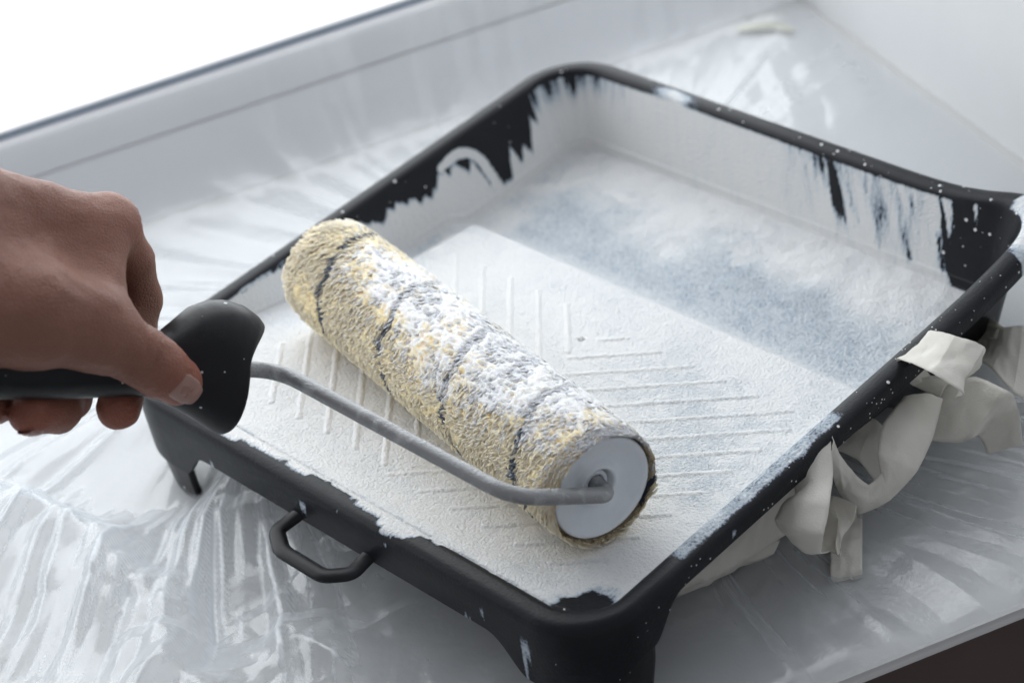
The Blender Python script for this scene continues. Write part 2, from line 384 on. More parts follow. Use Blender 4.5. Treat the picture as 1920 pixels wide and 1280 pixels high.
# inner / visible skin, from the lip's lower edge upwards and inwards
tgL = np.roll(L0, -1, 0)-np.roll(L0, 1, 0); tgL /= np.linalg.norm(tgL, axis=1)[:, None]; NIN = np.stack([-tgL[:, 1], tgL[:, 0]], 1)
rightw = sstep(.300, .314, L0[:, 0])*sstep(.0, .05, L0[:, 1]); backw = sstep(.300, .325, L0[:, 1])
lipz = lipz-.0010*rightw
def off_loop(d):
    q = 1-np.clip(d/.0086, 0, 1)
    return L0+NIN*(d*(1+.28*front)-.0014*rightw*q-.0006*backw*q)[:, None]
for d, z in ((-.0012, 0), (-.0012, .5), (-.0009, .78), (-.0003, .90), (.0010, 1.0)):
    add(spout(off_loop(d), 1.0), np.where(z < .6, lipz*(1-z), np.maximum(lipz, -.022)*(1-z)), 0)
for d, z in ((.0030, .0004), (.0058, .0003), (.0076, -.0003), (.0086, -.0014)): add(spout(off_loop(d), 1.0-.1*(d/.0086)), z, 0)
base0 = rect_loop(.010); zb = floor_z(base0[:, 0], base0[:, 1])
for _ in range(4):
    ds = draft(-zb)
    Pb = L0+NIN*(ds+.002*front)[:, None] if _ == 0 else Pb
    zb = floor_z(Pb[:, 0], Pb[:, 1])
Ptop = off_loop(.0088)
NW = 36
for k in range(1, NW+1):
    t = k/NW; tt = t
    P = Ptop*(1-tt)+Pb*tt; P = spout(P, .85*(1-t)**1.3)
    z = -.0022*(1-t)+zb*t
    # round foot
    rings.append((P, z+.0060*sstep(.86, 1, t)*sstep(1.0, .9, t)*np.clip(-zb/.03, 0, 1)**2, 1))
cen = np.array([(TX0+TX1)/2, (TY0+TY1)/2]); NF = 120
for k in range(1, NF):
    t = (k/NF)**1.0; P = Pb*(1-t)+cen*t; rings.append((P, floor_z(P[:, 0], P[:, 1]), 2))
X = np.concatenate([r[0][:, 0] for r in rings]); Y = np.concatenate([r[0][:, 1] for r in rings]); Z = np.concatenate([r[1] for r in rings])
REG = np.repeat([r[2] for r in rings], N); RK = np.repeat(np.arange(len(rings)), N); IDX = np.tile(np.arange(N), len(rings))
X = np.append(X, cen[0]); Y = np.append(Y, cen[1]); Z = np.append(Z, floor_z(cen[0:1], cen[1:2])[0]); REG = np.append(REG, 2); RK = np.append(RK, len(rings)); IDX = np.append(IDX, 0)
lift_sp = .0065*np.exp(-(np.hypot(X-TX1, Y-TY1)/.042)**2)*np.where(REG == 2, 0, np.clip(1-(RK-9)/NW, 0, 1)); Z = Z+lift_sp
# perimeter coordinate for the streaks
per = np.concatenate([[0], np.cumsum(np.linalg.norm(np.diff(L0, axis=0), axis=1))])
U_ = per[IDX]; Vv = np.where(REG == 2, 0.0, Z)
# --- paint thickness
wallt = np.clip((RK-9)/NW, 0, 1)            # 0 at rim, 1 at foot of wall
sideB = (Y > .285) & (REG == 1); sideL = (X < .040) & (REG == 1) & ~((Y > .29) & (X > .034)); 
T = np.zeros_like(X); SP = np.zeros_like(X); ST = np.zeros_like(X)
n_lo = fbm(X*22, Y*22, 0, 3, 3); n_md = fbm(X*70, Y*70, 0, 5, 3)
# floor
fz = REG == 2
Tf = .86+.10*n_lo
Tf = Tf-.17*sstep(.150, .24, X)*sstep(.205, .15, Y)*sstep(.06, .11, Y)*(.55+.9*n_md)            # thin between the ribs on the right
well = sstep(.208, .222, Y)
thin = sstep(.212, .232, Y)*sstep(.298, .250, Y+.10*(X-.16)*0+.012*n_lo*2)*sstep(.03, .06, X)
Tf = Tf-.27*thin*(.95+.08*n_md+.16*n_lo)
Tf = Tf-.22*sstep(.06, .03, X)*sstep(.10, .16, Y)*(.4+n_md)
Tf = np.where((Y > .280+.02*n_lo), np.maximum(Tf, .74+.25*n_md), Tf)
gap = sstep(.024, .010, np.hypot((X-.303), (Y-.010)*.8)+.010*n_md)                                # bare corner by the front leg
Tf = Tf-1.0*gap
gap2 = sstep(.016, .004, np.hypot((X-.040)*.6, Y-.024)+.006*n_md); Tf = Tf-.8*gap2
T = np.where(fz, Tf, T)
# walls
up_from_foot = 1-wallt
wn = fbm(U_*110, Vv*9, 0, 21, 4, .6)*.9
wn2 = fbm(U_*30, Vv*10, 0, 22, 2)
wns = fbm((U_-.30*Vv)*120, Vv*16, 0, 26, 4, .62)*.95
Tb = .92+.10*wns
patch = np.exp(-(((X-.180-.040*wallt)/.018)**2))*sstep(1.05, .5, wallt)
patch = np.maximum(patch, .0)
Tb = Tb-.62*patch*(.62+1.3*wns)
Tb = Tb-.42*sstep(.13, .22, X)*(.34+1.6*wns)*sstep(1.15, .5, wallt)
bare = sstep(.246, .262, X+.020*wns+.010*n_md+.010*(wallt-.4)-.012*sstep(.8, 1, wallt)); Tb = Tb*(1-bare)+.06*bare
Tb = np.where((X < .060) & (wallt < .45), Tb-.8*sstep(.45, .0, wallt)*sstep(.062, .030, X)*(.6+wn), Tb)
T = np.where(sideB, Tb, T)
hy = np.interp(Y, [.10, .13, .15, .17, .185, .195, .205, .222, .236, .244, .250, .257, .262, .266, .271, .275, .281, .286, .291, .297, .305],
               [.98, .92, .80, .62, .70, .46, .62, .74, .62, .22, .26, .16, .50, .20, .36, .20, .66, .44, .30, .95, 1.0])
fringe = hy+.22*np.clip(wn, -.6, .9)+.12*wn2
def stroke(pts, w):
    d = np.full(len(X), 9.0); q = np.stack([Y/.045, up_from_foot], 1)
    P_ = smooth_path(np.array([(a/.045, b) for a, b in pts]), 40)
    near = sideL
    for p in P_: d[near] = np.minimum(d[near], np.hypot(q[near, 0]-p[0], q[near, 1]-p[1]))
    return sstep(w, w*.6, d+.03*n_md)
swirl = stroke([(.216, .86), (.228, .90), (.239, .74), (.244, .42), (.247, .05)], .085)
Tl = .08+.88*sstep(-.14, .06, fringe-up_from_foot); Tl = np.maximum(Tl, .92*swirl)
T = np.where(sideL & ~sideB, Tl, T)
front_w = (Y < .022) & (REG == 1); right_w = (X > .285) & (REG == 1) & ~sideB & ~front_w
T = np.where(front_w, .86-1.0*gap-.2*sstep(.0, .5, n_md), T)
T = np.where(right_w, .84+.1*n_md-.8*sstep(.235, .262, Y)-1.0*gap, T)
# rim
rim = REG == 0
top = np.clip((RK-3)/6.0, 0, 1)
Tr = np.zeros_like(X)+.02
# front rim: paint laps over its inner half on the left part, then thins out
lap = sstep(.02, .07, X)*sstep(.262, .20, X)
cov = (.06+.50*lap)*(1+.9*fbm(X*28, 0*X, 0, 17, 2))+.12*fbm(X*160, Y*160, 0, 18, 3)
Tr = np.where((Y < .02), .98*sstep(-.05, .05, top-(1-cov)), Tr)
# right rim: rolled over between two places
rr = sstep(.052, .064, Y+.006*n_md)*sstep(.170, .160, Y+.006*n_md)*(X > .29)
Tr = np.maximum(Tr, rr*(.58+.20*n_md)*sstep(.10, .32, top+.08*n_md))
rr2 = sstep(.150, .165, Y)*sstep(.205, .18, Y)*(X > .29); Tr = np.maximum(Tr, rr2*.8*sstep(.82, .92, top+.1*n_md))
# back rim: streak of paint near the left corner, spout painted
br = np.exp(-((X-.085)/.016)**2)*(Y > .30); Tr = np.maximum(Tr, br*(.75+.3*n_md)*sstep(.1, .4, top+.4*n_lo))
sc_ = (Y > .29)*(X > .29)*sstep(.284, .300, (X+Y-.31)+.006*n_md); Tr = np.maximum(Tr, sc_*(.74+.1*n_md))
lr = (X < .02)*sstep(.14, .10, Y); Tr = np.maximum(Tr, lr*(.45+.6*n_md)*sstep(.6, .85, top))
scuff = sstep(.50, .75, fbm(U_*75, Z*130, 0, 19, 3)+.15*fbm(U_*12, Z*0, 0, 20, 2)); Tr = np.maximum(Tr, np.where(top < .4, .62*scuff, .0))
T = np.where(rim, Tr, T)
SP = np.where(rim, .05+.50*sstep(.10, .2, X)*(Y > .30)+.50*(X > .29)*sstep(.14, .2, Y)+.06*(X > .29), 0)
SP = np.where((REG == 1), .05+.20*sideB*sstep(.25, .26, X)+.03*sideL, SP)
ST = np.where(sideB, .55+.30*sstep(.14, .22, X), 0.0); ST = np.where(sideL, .35, ST)
ST = np.where(rim & (X+Y > .59), .7, ST)
# relief: ruffled paint where it lies thick
Zd = Z.copy()
Zd += np.where(fz, .00022*fbm(X*160, Y*160, 0, 31, 3)*sstep(.5, .8, T), 0)
Zd += np.where(fz & (Y > .25), .0012*fbm(X*60, Y*60, 0, 33, 3), 0)
nr = len(rings)
Fq = grid_faces(nr, N, closed_v=True)
tri = [[int((nr-1)*N+i), int((nr-1)*N+(i+1) % N), int(nr*N)] for i in range(N)]
Vt = np.stack([X, Y, Zd], 1)
Fall = [list(map(int, f)) for f in Fq]+tri
tray = empty('paint_tray', (.157, .163, SILL))
tag(tray, 'black plastic paint tray coated inside with white paint', 'paint tray')
basin = put(mesh('basin', Vt, Fall, M['tray'], attrs={'T': T, 'speck': SP, 'streak': ST}, uv=np.stack([U_, Vv], 1)), tray)
# outside skin: lip underside, outer walls, bottom
under = []
th = .0022
def addu(P, z): under.append(np.column_stack([P, np.broadcast_to(z, (N,))]))
addu(spout(off_loop(-.0012), 1.0), lipz); addu(spout(off_loop(.0008), 1.0), lipz); addu(spout(off_loop(.0014), 1.0), lipz*.4-.0010)
addu(spout(rect_loop(.0050), .95), -.0024); addu(spout(rect_loop(.0066), .9), -.0030)
for k in range(1, 13):
    t = k/12; P = rect_loop(.0066)*(1-t)+(Pb+(Pb-cen)/np.linalg.norm(Pb-cen, axis=1)[:, None]*th)*t
    addu(spout(P, .85*(1-t)**1.3), (-.0036)*(1-t)+(zb-th)*t)
for k in range(1, 24):
    t = k/24; P = Pb*(1-t)+cen*t; addu(P, floor_z(P[:, 0], P[:, 1])-th)
for q_, u_ in enumerate(under): u_[:, 2] += .0065*np.exp(-(np.hypot(u_[:, 0]-TX1, u_[:, 1]-TY1)/.042)**2)*np.clip(1-(q_-4)/12, 0, 1)
Vu = np.concatenate(under+[np.array([[cen[0], cen[1], floor_z(cen[0:1], cen[1:2])[0]-th]])]); nu = len(under)
Fu = [list(map(int, f[::-1])) for f in grid_faces(nu, N, closed_v=True)]+[[int((nu-1)*N+(i+1) % N), int((nu-1)*N+i), int(nu*N)] for i in range(N)]
put(mesh('underside', Vu, Fu, M['black']), tray)
# corner legs: a bent strip running round the corner, narrowing downwards
def leg(corner):
    s_per = per; s0 = LEGC[corner]; tot = per[-1]+np.linalg.norm(L0[0]-L0[-1])
    nz, nw = 16, 40; outer = []; inn = []
    def pt(s, d):
        s = (s+tot) % tot; P = off_loop(d); i = np.searchsorted(per, s) ; i = min(max(i, 1), N-1); f = (s-per[i-1])/max(per[i]-per[i-1], 1e-9)
        return P[i-1]*(1-f)+P[i]*f
    zt, zbm = -.0215, SILL+.0012
    for a in range(nz):
        t = a/(nz-1); z = zt+(zbm-zt)*t; hw = .0262+.0038*float(1-sstep(.12, .85, t)); 
        if t > .9: hw -= .004*((t-.9)/.1)**2
        ds = -.0010+.0026*t
        outer.append([np.append(pt(s0+hw*(2*b/(nw-1)-1), ds), z) for b in range(nw)])
        inn.append([np.append(pt(s0+hw*(2*b/(nw-1)-1), ds+.0026), z) for b in range(nw)])
    V = np.concatenate([np.array(outer).reshape(-1, 3), np.array(inn).reshape(-1, 3)]); n0 = nz*nw
    F = [list(map(int, f[::-1])) for f in grid_faces(nz, nw)]+[[int(x)+n0 for x in f] for f in grid_faces(nz, nw)]
    for a in range(nz-1):
        for b, fl in ((0, 1), (nw-1, 0)):
            q = [a*nw+b, (a+1)*nw+b, n0+(a+1)*nw+b, n0+a*nw+b]; F.append(q if fl else q[::-1])
    for b in range(nw-1):
        for a, fl in ((0, 0), (nz-1, 1)):
            q = [a*nw+b, a*nw+b+1, n0+a*nw+b+1, n0+a*nw+b]; F.append(q if fl else q[::-1])
    return put(mesh('leg', V, F, M['black']), tray)
leg(0); leg(1)
# hanging loop under the apron
lp = fillet_path([(.1385, .002, -.0195), (.1375, -.0135, -.0200), (.1490, -.0205, -.0202), (.1770, -.0205, -.0202), (.1865, -.0125, -.0200), (.1845, .002, -.0195)], .0035, 8)
V, F = sweep(lp, .0039, 12, flat=.55)
put(mesh('hanging_loop', V, F, M['black']), tray)
# ribs of the ramp, one mesh each
def rib(p0, p1):
    p0 = np.array(p0); p1 = np.array(p1); L = np.linalg.norm(p1-p0); d = (p1-p0)/L; nrm = np.array([-d[1], d[0]]); n = max(14, int(L/.0012)); V = []; ns = 9
    jit = fbm(np.arange(n)*.35, p0[0]*900+0*np.arange(n), 0, 41, 2)
    jh = fbm(np.arange(n)*.2, p0[1]*700+0*np.arange(n), 0, 43, 2)
    for k in range(n):
        t = k/(n-1); e = math.sqrt(max(0, 1-max(0, 1-min(t, 1-t)*L/.0016)**2)); c = p0+(p1-p0)*t+nrm*jit[k]*.00022
        for q in range(ns):
            x_ = 1-2*q/(ns-1); w = .0026*(.3+.7*e)*x_; h = .0009*(1+.35*jh[k])*e*(.5+.5*math.cos(math.pi*x_))**.8 if 0 < q < ns-1 else 0
            xy = c+nrm*w; z = floor_z(np.array([xy[0]]), np.array([xy[1]]))[0]; V.append((xy[0], xy[1], z+h-.0003))
    V = np.array(V); nn = len(V)
    F = grid_faces(n, ns)
    tt = .93+.10*fbm(V[:, 0]*70, V[:, 1]*70, 0, 5, 3)-.12*sstep(.15, .24, V[:, 0])
    return put(mesh('rib', V, F, M['tray'], attrs={'T': tt, 'speck': np.zeros(nn), 'streak': np.zeros(nn)}, uv=V[:, :2]), tray)
xm = .163
for k in range(14):
    c = .098+.0194*k                                   # x + y = c, left family
    ya, yb = max(.0345, c-xm+.0015), min(.1825, c-.045)
    if yb-ya > .018: rib((c-ya, ya), (c-yb, yb))
for k in range(14):
    e = .003-.0196*k                                   # y - .96 x, right family
    x0 = max(xm, (.0310-e)) ; y0 = x0+e; x1 = min(.1785-e, .2815); y1 = x1+e
    if y0 < .0309: y0 = .031; x0 = y0-e
    if x1-x0 > .012: rib((x0, y0), (x1, y1))

# ------------------------------------------------------------------ roller
RA = np.array([0.2712, 0.0605, 0.0175]); RB = np.array([0.0555, 0.1054, 0.0120]); RL = np.linalg.norm(RB-RA); ru = (RB-RA)/RL; rm = (RA+RB)/2
hv = np.array([-0.1876, -0.8386, 0.5114]); hp1 = np.array([-0.321, 0.5444, 0.775]); hp2 = np.array([0.9283, 0.0188, 0.3713])
e1 = UP-ru*ru[2]; e1 /= np.linalg.norm(e1); e2 = np.cross(ru, e1)       # e1 up; e2 sideways
if e2[1] < 0: e2 = -e2                                                 # e2 towards the well
roller = empty('paint_roller', tuple(RA*0+rm-np.array([0, 0, .0285])))
tag(roller, 'paint roller with shaggy cream sleeve resting on the ramp of the tray', 'paint roller')
RO = .0283
def rp(a, th, r): return RA+np.outer(a, ru)+np.outer(r*np.cos(th), e1)+np.outer(r*np.sin(th), e2)
def pmask(a, th):
    """paint on the sleeve: most on the upper and well side, least on the far end and low front side"""
    f = np.cos(th-.55)                                     # 1 at the top/well side
    m = .30+.46*f-.50*sstep(.155, .215, a)+.10*sstep(.13, .06, a)-.20*sstep(.035, .0, a)
    return m+.30*fbm(a*45, np.cos(th)*2.2, np.sin(th)*2.2, 51, 3)
PITCH = .0545
def smask(a, th):
    ph = ((a-PITCH*th/(2*math.pi)*STS+.021+.0035*fbm(a*60, np.cos(th)*2.5, np.sin(th)*2.5, 61, 2)) % PITCH)/PITCH
    d = np.minimum(ph, 1-ph)*PITCH
    return sstep(.0028, .0014, d)*sstep(-.65, -.20, fbm(a*30, np.cos(th)*3.1, np.sin(th)*3.1, 65, 2))
STS = 1.0
na, nt = 440, 360
A_, T_ = np.meshgrid(np.linspace(-.001, RL+.001, na), np.linspace(0, 2*math.pi, nt, endpoint=False), indexing='ij'); A_ = A_.ravel(); T_ = T_.ravel()
# combed lumps: noise stretched along a slanting direction on the surface
ar = T_*RO; c1 = A_*.80+ar*.60; c2 = -A_*.60+ar*.80
cx, cy = np.cos(T_)*RO, np.sin(T_)*RO
wx, wy, wz = cx*330, cy*330, A_*190
lump = 1-1.9*np.abs(noise(wx, wy, wz, 71)); lump2 = noise(cx*700, cy*700, A_*420, 72); low = fbm(cx*60, cy*60, A_*45, 73, 2)
Pm = pmask(A_, T_); Sm = smask(A_, T_)
end = sstep(-.001, .006, A_)*sstep(RL+.001, RL-.009, A_)
groove = 1-.55*Sm
rr_ = .0258+(.0010*lump+.0007*lump2+.0009*low)*groove+.0007*sstep(.2, .7, Pm)-.0028*(1-end)-.0012*Sm
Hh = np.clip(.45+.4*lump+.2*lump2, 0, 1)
Vn = rp(A_, T_, rr_)
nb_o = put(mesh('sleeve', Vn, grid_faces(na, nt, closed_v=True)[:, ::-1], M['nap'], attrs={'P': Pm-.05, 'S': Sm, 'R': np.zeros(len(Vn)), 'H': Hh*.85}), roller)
radN = np.outer(np.cos(T_), e1)+np.outer(np.sin(T_), e2); vn_ = vert_normals(nb_o); vn_ *= np.sign((vn_*radN).sum(1))[:, None]
q_ = vn_*.62+radN*.38; q_ /= np.linalg.norm(q_, axis=1)[:, None]; soften_normals(nb_o, q_)
# tufts
nT = 40000
ta = rng.uniform(-.001, RL+.001, nT); tth = rng.uniform(0, 2*math.pi, nT)
extra = 3200; ta = np.concatenate([ta, rng.uniform(-.0035, .003, extra), rng.uniform(RL-.004, RL+.002, extra)]); tth = np.concatenate([tth, rng.uniform(0, 2*math.pi, 2*extra)])
_keep = rng.random(len(ta)) > .22*sstep(.3, .6, pmask(ta, tth)); ta = ta[_keep]; tth = tth[_keep]; nT = len(ta)
tp = pmask(ta, tth); ts = smask(ta, tth); wetf = sstep(.25, .65, tp)
rad_dir = np.outer(np.cos(tth), e1)+np.outer(np.sin(tth), e2); tan_dir = np.outer(-np.sin(tth), e1)+np.outer(np.cos(tth), e2)
comb = 2.55+.55*fbm(ta*25, np.cos(tth)*1.5, np.sin(tth)*1.5, 81, 2)+rng.normal(0, .24, nT)
lie = np.cos(comb)[:, None]*(-tan_dir)*-1+np.sin(comb)[:, None]*ru
lift = .16+.26*rng.random(nT)-.08*wetf
endk = sstep(.006, -.001, ta)-sstep(RL-.008, RL+.001, ta)
lie = lie+(-ru)*endk[:, None]*.5; lie /= np.linalg.norm(lie, axis=1)[:, None]
ln = (.0034+.0022*rng.random(nT))*(1-.15*wetf); wd = (.00042+.00030*rng.random(nT))*(1+.25*wetf)
r0 = .0252+.0010*rng.random(nT)+.0004*wetf-.0010*np.abs(endk); base = RA+ta[:, None]*ru+rad_dir*r0[:, None]
dirv = lie*np.cos(lift*1.2)[:, None]+rad_dir*np.sin(lift*1.2)[:, None]
sidev = np.cross(dirv, rad_dir); sidev /= np.linalg.norm(sidev, axis=1)[:, None]; nrmv = np.cross(sidev, dirv)
prof = [(0.0, .80, 0), (.35, 1.0, .10), (.70, .85, .10), (1.0, .25, -.06)]
VV = []; HHs = []
for t_, w_, bend in prof:
    c_ = base+dirv*(ln*t_)[:, None]-rad_dir*(ln*.22*t_*t_)[:, None]+sidev*(ln*.12*np.sin(t_*3+tth*7))[:, None]
    for q in range(4):
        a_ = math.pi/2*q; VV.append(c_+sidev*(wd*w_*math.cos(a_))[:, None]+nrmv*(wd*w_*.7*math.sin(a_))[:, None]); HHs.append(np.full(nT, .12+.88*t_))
VV = np.stack(VV, 1).reshape(-1, 3); HHs = np.stack(HHs, 1).ravel()
fq = []
for lv in range(3):
    for q in range(4): fq.append([lv*4+q, lv*4+(q+1) % 4, (lv+1)*4+(q+1) % 4, (lv+1)*4+q])
fq.append([12, 13, 14, 15]); fq = np.array(fq)[:, ::-1]
FF = (np.arange(nT)[:, None, None]*16+fq[None]).reshape(-1, 4)
rt = rng.random(nT)
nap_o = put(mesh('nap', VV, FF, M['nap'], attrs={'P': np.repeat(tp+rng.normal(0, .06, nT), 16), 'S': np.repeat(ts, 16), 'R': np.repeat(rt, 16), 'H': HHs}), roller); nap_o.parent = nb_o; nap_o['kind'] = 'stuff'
rN = np.repeat(rad_dir-ru*(endk*1.2)[:, None], 16, axis=0); rN /= np.linalg.norm(rN, axis=1)[:, None]; vn_ = vert_normals(nap_o); q_ = vn_*.42+rN*.58; q_ /= np.linalg.norm(q_, axis=1)[:, None]; soften_normals(nap_o, q_)
# end caps (lathe about the axis)
def lathe(prof, o, ax, x1, x2, sides=64):
    V = []
    for (h, r) in prof:
        for q in range(sides):
            th = 2*math.pi*q/sides; V.append(o+ax*h+(x1*math.cos(th)+x2*math.sin(th))*r)
    F = [list(map(int, f)) for f in grid_faces(len(prof), sides, closed_v=True)]
    return V, F
for o_, ax_ in ((RA, -ru), (RB, ru)):
    prof_c = [(-.012, .0225), (.0006, .0235), (.0016, .0232), (.0018, .0224), (.0006, .0205), (-.0012, .0165), (-.0022, .0120), (-.0022, .0102), (-.0004, .0094), (-.0004, .0080), (-.0014, .0072), (-.0092, .0070), (-.010, .001)]
    V, F = lathe(prof_c, o_, ax_, e1, np.cross(ax_, e1)); cap_o = put(mesh('end_cap', V, F, M['cap']), roller)
    V, F = lathe([(-.009, .0060), (-.0034, .0060), (-.0028, .0056), (-.0028, .0040), (-.009, .0038)], o_, ax_, e1, np.cross(ax_, e1))
    hub_o = put(mesh('hub', V, F, M['cap']), roller); hub_o.parent = cap_o
# wire frame
ex = RA-ru*.0072
rod = fillet_path([RA+ru*.02, ex, ex+hv*.0490, rm+hv*.0925, rm+hv*.125], .013, 12)
rod2 = fillet_path([RA+ru*.02, ex-hv*0, ex+hv*.03], .0055, 10)
cut = int(np.argmin(np.linalg.norm(rod-(ex+hv*.03), axis=1)))
path = np.concatenate([rod2, rod[cut+1:]])
path = path[np.concatenate([[True], np.linalg.norm(np.diff(path, axis=0), axis=1) > 1e-5])]
# even spacing
seg = np.concatenate([[0], np.cumsum(np.linalg.norm(np.diff(path, axis=0), axis=1))]); sN = np.linspace(0, seg[-1], 170)
path = np.stack([np.interp(sN, seg, path[:, i]) for i in range(3)], 1)
V, F = sweep(path, .0034, 20); put(mesh('wire_frame', V, F, M['rod']), roller)
# handle with flared guard; h runs from the roller (small) to the hand (large)
HB = []; sides = 72; phi = np.linspace(0, 2*math.pi, sides, endpoint=False)
def hring(s, ru_, rt_, tilt=0.0, saddle=0.0, off=0.0):
    ss_ = s-tilt*np.cos(phi)-saddle*np.cos(2*phi)
    HB.append(rm+np.outer(ss_, hv)+np.outer(ru_*np.cos(phi), hp1)+np.outer(rt_*np.sin(phi)+off, hp2))
top_p = np.array([(.1010, .0180), (.1012, .0195), (.1045, .0228), (.111, .0266), (.119, .0286), (.126, .0282), (.133, .0258), (.140, .0205), (.147, .0152), (.158, .0112)])
bot_p = np.array([(.1183, .0250), (.1180, .0264), (.1195, .0268), (.1225, .0254), (.128, .0222), (.134, .0188), (.140, .0160), (.146, .0136), (.152, .0121), (.158, .0112)])
sid_p = np.array([(.1160, .0158), (.1155, .0170), (.1165, .0175), (.121, .0172), (.127, .0162), (.133, .0150), (.139, .0138), (.145, .0126), (.151, .0117), (.158, .0110)])
def guard_ring(t, shrink=1.0, push=0.0):
    u_ = np.linspace(0, 1, 10); g_ = [np.array([np.interp(t, u_, p_[:, i]) for i in (0, 1)]) for p_ in (top_p, bot_p, sid_p)]
    c_ = np.cos(phi); wt = np.where(c_ > 0, c_*c_, 0); wb = np.where(c_ < 0, c_*c_, 0); wsd = np.sin(phi)**2
    sr = wt[:, None]*g_[0]+wb[:, None]*g_[1]+wsd[:, None]*g_[2]
    r_ = sr[:, 1]*shrink; s_ = sr[:, 0]*(1-push)+.130*push
    HB.append(rm+np.outer(s_, hv)+np.outer(r_*np.cos(phi), hp1)+np.outer(r_*np.sin(phi), hp2))
for q_ in (.15, .35, .55, .75, .9): guard_ring(0.0, q_, 1-q_**1.6)
for t in np.concatenate([[0], smooth_path(np.linspace(0, 1, 10)[:, None], 34)[1:, 0]]): guard_ring(float(t))
NG = len(HB)-1
for t in np.linspace(0, 1, 14)[1:]: hring(.1580+.098*t, .0110+.0014*math.sin(t*3.1), .0108+.0016*math.sin(t*3.1))
for t in (.4, .75, .95, 1.0): hring(.2558+.006*t, .0110*math.sqrt(max(1-t*t, .0005)), .0108*math.sqrt(max(1-t*t, .0005)))
HA = HB[NG:]; hd = put(mesh('handle', np.concatenate(HA), grid_faces(len(HA), sides, closed_v=True), M['black']), roller)
gd_ = put(mesh('thumb_guard', np.concatenate(HB[:NG+1]), grid_faces(NG+1, sides, closed_v=True), M['black']), roller); gd_.parent = hd

# ------------------------------------------------------------------ hand (one continuous skin, grown from tapered bones and meshed)
HANDP = {
    'body': [[(0.0705, -0.1437, 0.1899, 0.0360), (0.0919, -0.0951, 0.1651, 0.0320)], [(0.0889, -0.0893, 0.1870, 0.0180), (0.1046, -0.0259, 0.1410, 0.0110)], [(0.0738, -0.0837, 0.1633, 0.0180), (0.0833, -0.0325, 0.1353, 0.0125)], [(0.0664, -0.0778, 0.1463, 0.0160), (0.0697, -0.0510, 0.1386, 0.0120)], [(0.0955, -0.0963, 0.1617, 0.0250), (0.1082, -0.0547, 0.1385, 0.0170)], [(0.1146, -0.1089, 0.1560, 0.0220), (0.1284, -0.0810, 0.1423, 0.0210), (0.1364, -0.0647, 0.1284, 0.0155)], [(0.1111, -0.0344, 0.1424, 0.0095), (0.1318, -0.0569, 0.1270, 0.0100)]],
    'thumb': [[(0.1365, -0.0649, 0.1281, 0.0153), (0.1450, -0.0519, 0.1084, 0.0119), (0.1479, -0.0475, 0.1007, 0.0112), (0.1489, -0.0420, 0.0907, 0.0101)]],
    'index': [[(0.1036, -0.0254, 0.1387, 0.0110), (0.1005, -0.0207, 0.1176, 0.0102), (0.1012, -0.0226, 0.0998, 0.0098), (0.1153, -0.0431, 0.0831, 0.0088), (0.1307, -0.0615, 0.0822, 0.0087)]],
    'middle': [[(0.0795, -0.0323, 0.1346, 0.0115), (0.0807, -0.0395, 0.0941, 0.0102), (0.1085, -0.0702, 0.0835, 0.0092), (0.1174, -0.0802, 0.0889, 0.0092), (0.1241, -0.0943, 0.1000, 0.0090)]],
    'ring': [[(0.0658, -0.0484, 0.1382, 0.0110), (0.0713, -0.0607, 0.1016, 0.0098), (0.1004, -0.0929, 0.0960, 0.0088), (0.1178, -0.1123, 0.1111, 0.0085)]],
    'pinky': [[(0.0575, -0.0692, 0.1428, 0.0100), (0.0650, -0.0827, 0.1109, 0.0085), (0.0930, -0.1117, 0.1088, 0.0076), (0.1117, -0.1280, 0.1217, 0.0072)]],
}
VIEW = (-0.6241, 0.4939, -0.6054)

def cone_d(P, a, b):
    pa, ra, pb, rb = np.array(a[:3]), a[3], np.array(b[:3]), b[3]
    ab = pb-pa; t = np.clip(((P-pa)@ab)/(ab@ab), 0, 1); t2 = t*t*(3-2*t)*.5+t*.5
    return np.linalg.norm(P-(pa+t[:, None]*ab), axis=1)-(ra+(rb-ra)*t2)
def smin(a, b, k):
    h = np.clip(.5+.5*(b-a)/k, 0, 1); return b*(1-h)+a*h-k*h*(1-h)
def chain_d(P, ch, k):
    d = None
    for i in range(len(ch)-1):
        e = cone_d(P, ch[i], ch[i+1]); d = e if d is None else smin(d, e, k)
    return d
def hand_sdf(P):
    d = None
    for ch in HANDP['body']:
        e = chain_d(P, ch, .004); d = e if d is None else smin(d, e, .013)
    d = smin(d, chain_d(P, HANDP['thumb'][0], .003), .007)
    f = None
    for nm in ('index', 'middle', 'ring', 'pinky'):
        e = chain_d(P, HANDP[nm][0], .003); f = e if f is None else smin(f, e, .0012)
    d = smin(d, f, .006)
    # knuckle heads and tendon of the index finger
    for c, r in KNUCK: d = smin(d, np.linalg.norm(P-np.array(c), axis=1)-r, .006)
    for a, b in TEND: d = smin(d, cone_d(P, a, b), .005)
    return d
ix0 = np.array(HANDP['index'][0][0][:3]); vw = np.array(VIEW)
KNUCK = [(ix0-vw*.0015+np.array([0, 0, .0015]), .0108)]
TEND = [(tuple(ix0-vw*.0050+np.array([-.001, -.003, .0035]))+(.0050,), tuple(np.array(HANDP['body'][1][0][:3])*.45+ix0*.55-vw*.0050+np.array([0, 0, .006]))+(.0050,)),
        (tuple(ix0-vw*.0030+np.array([0, 0, .004]))+(.0068,), tuple(np.array(HANDP['index'][0][1][:3])-vw*.0015+np.array([.0015, 0, .001]))+(.0078,))]
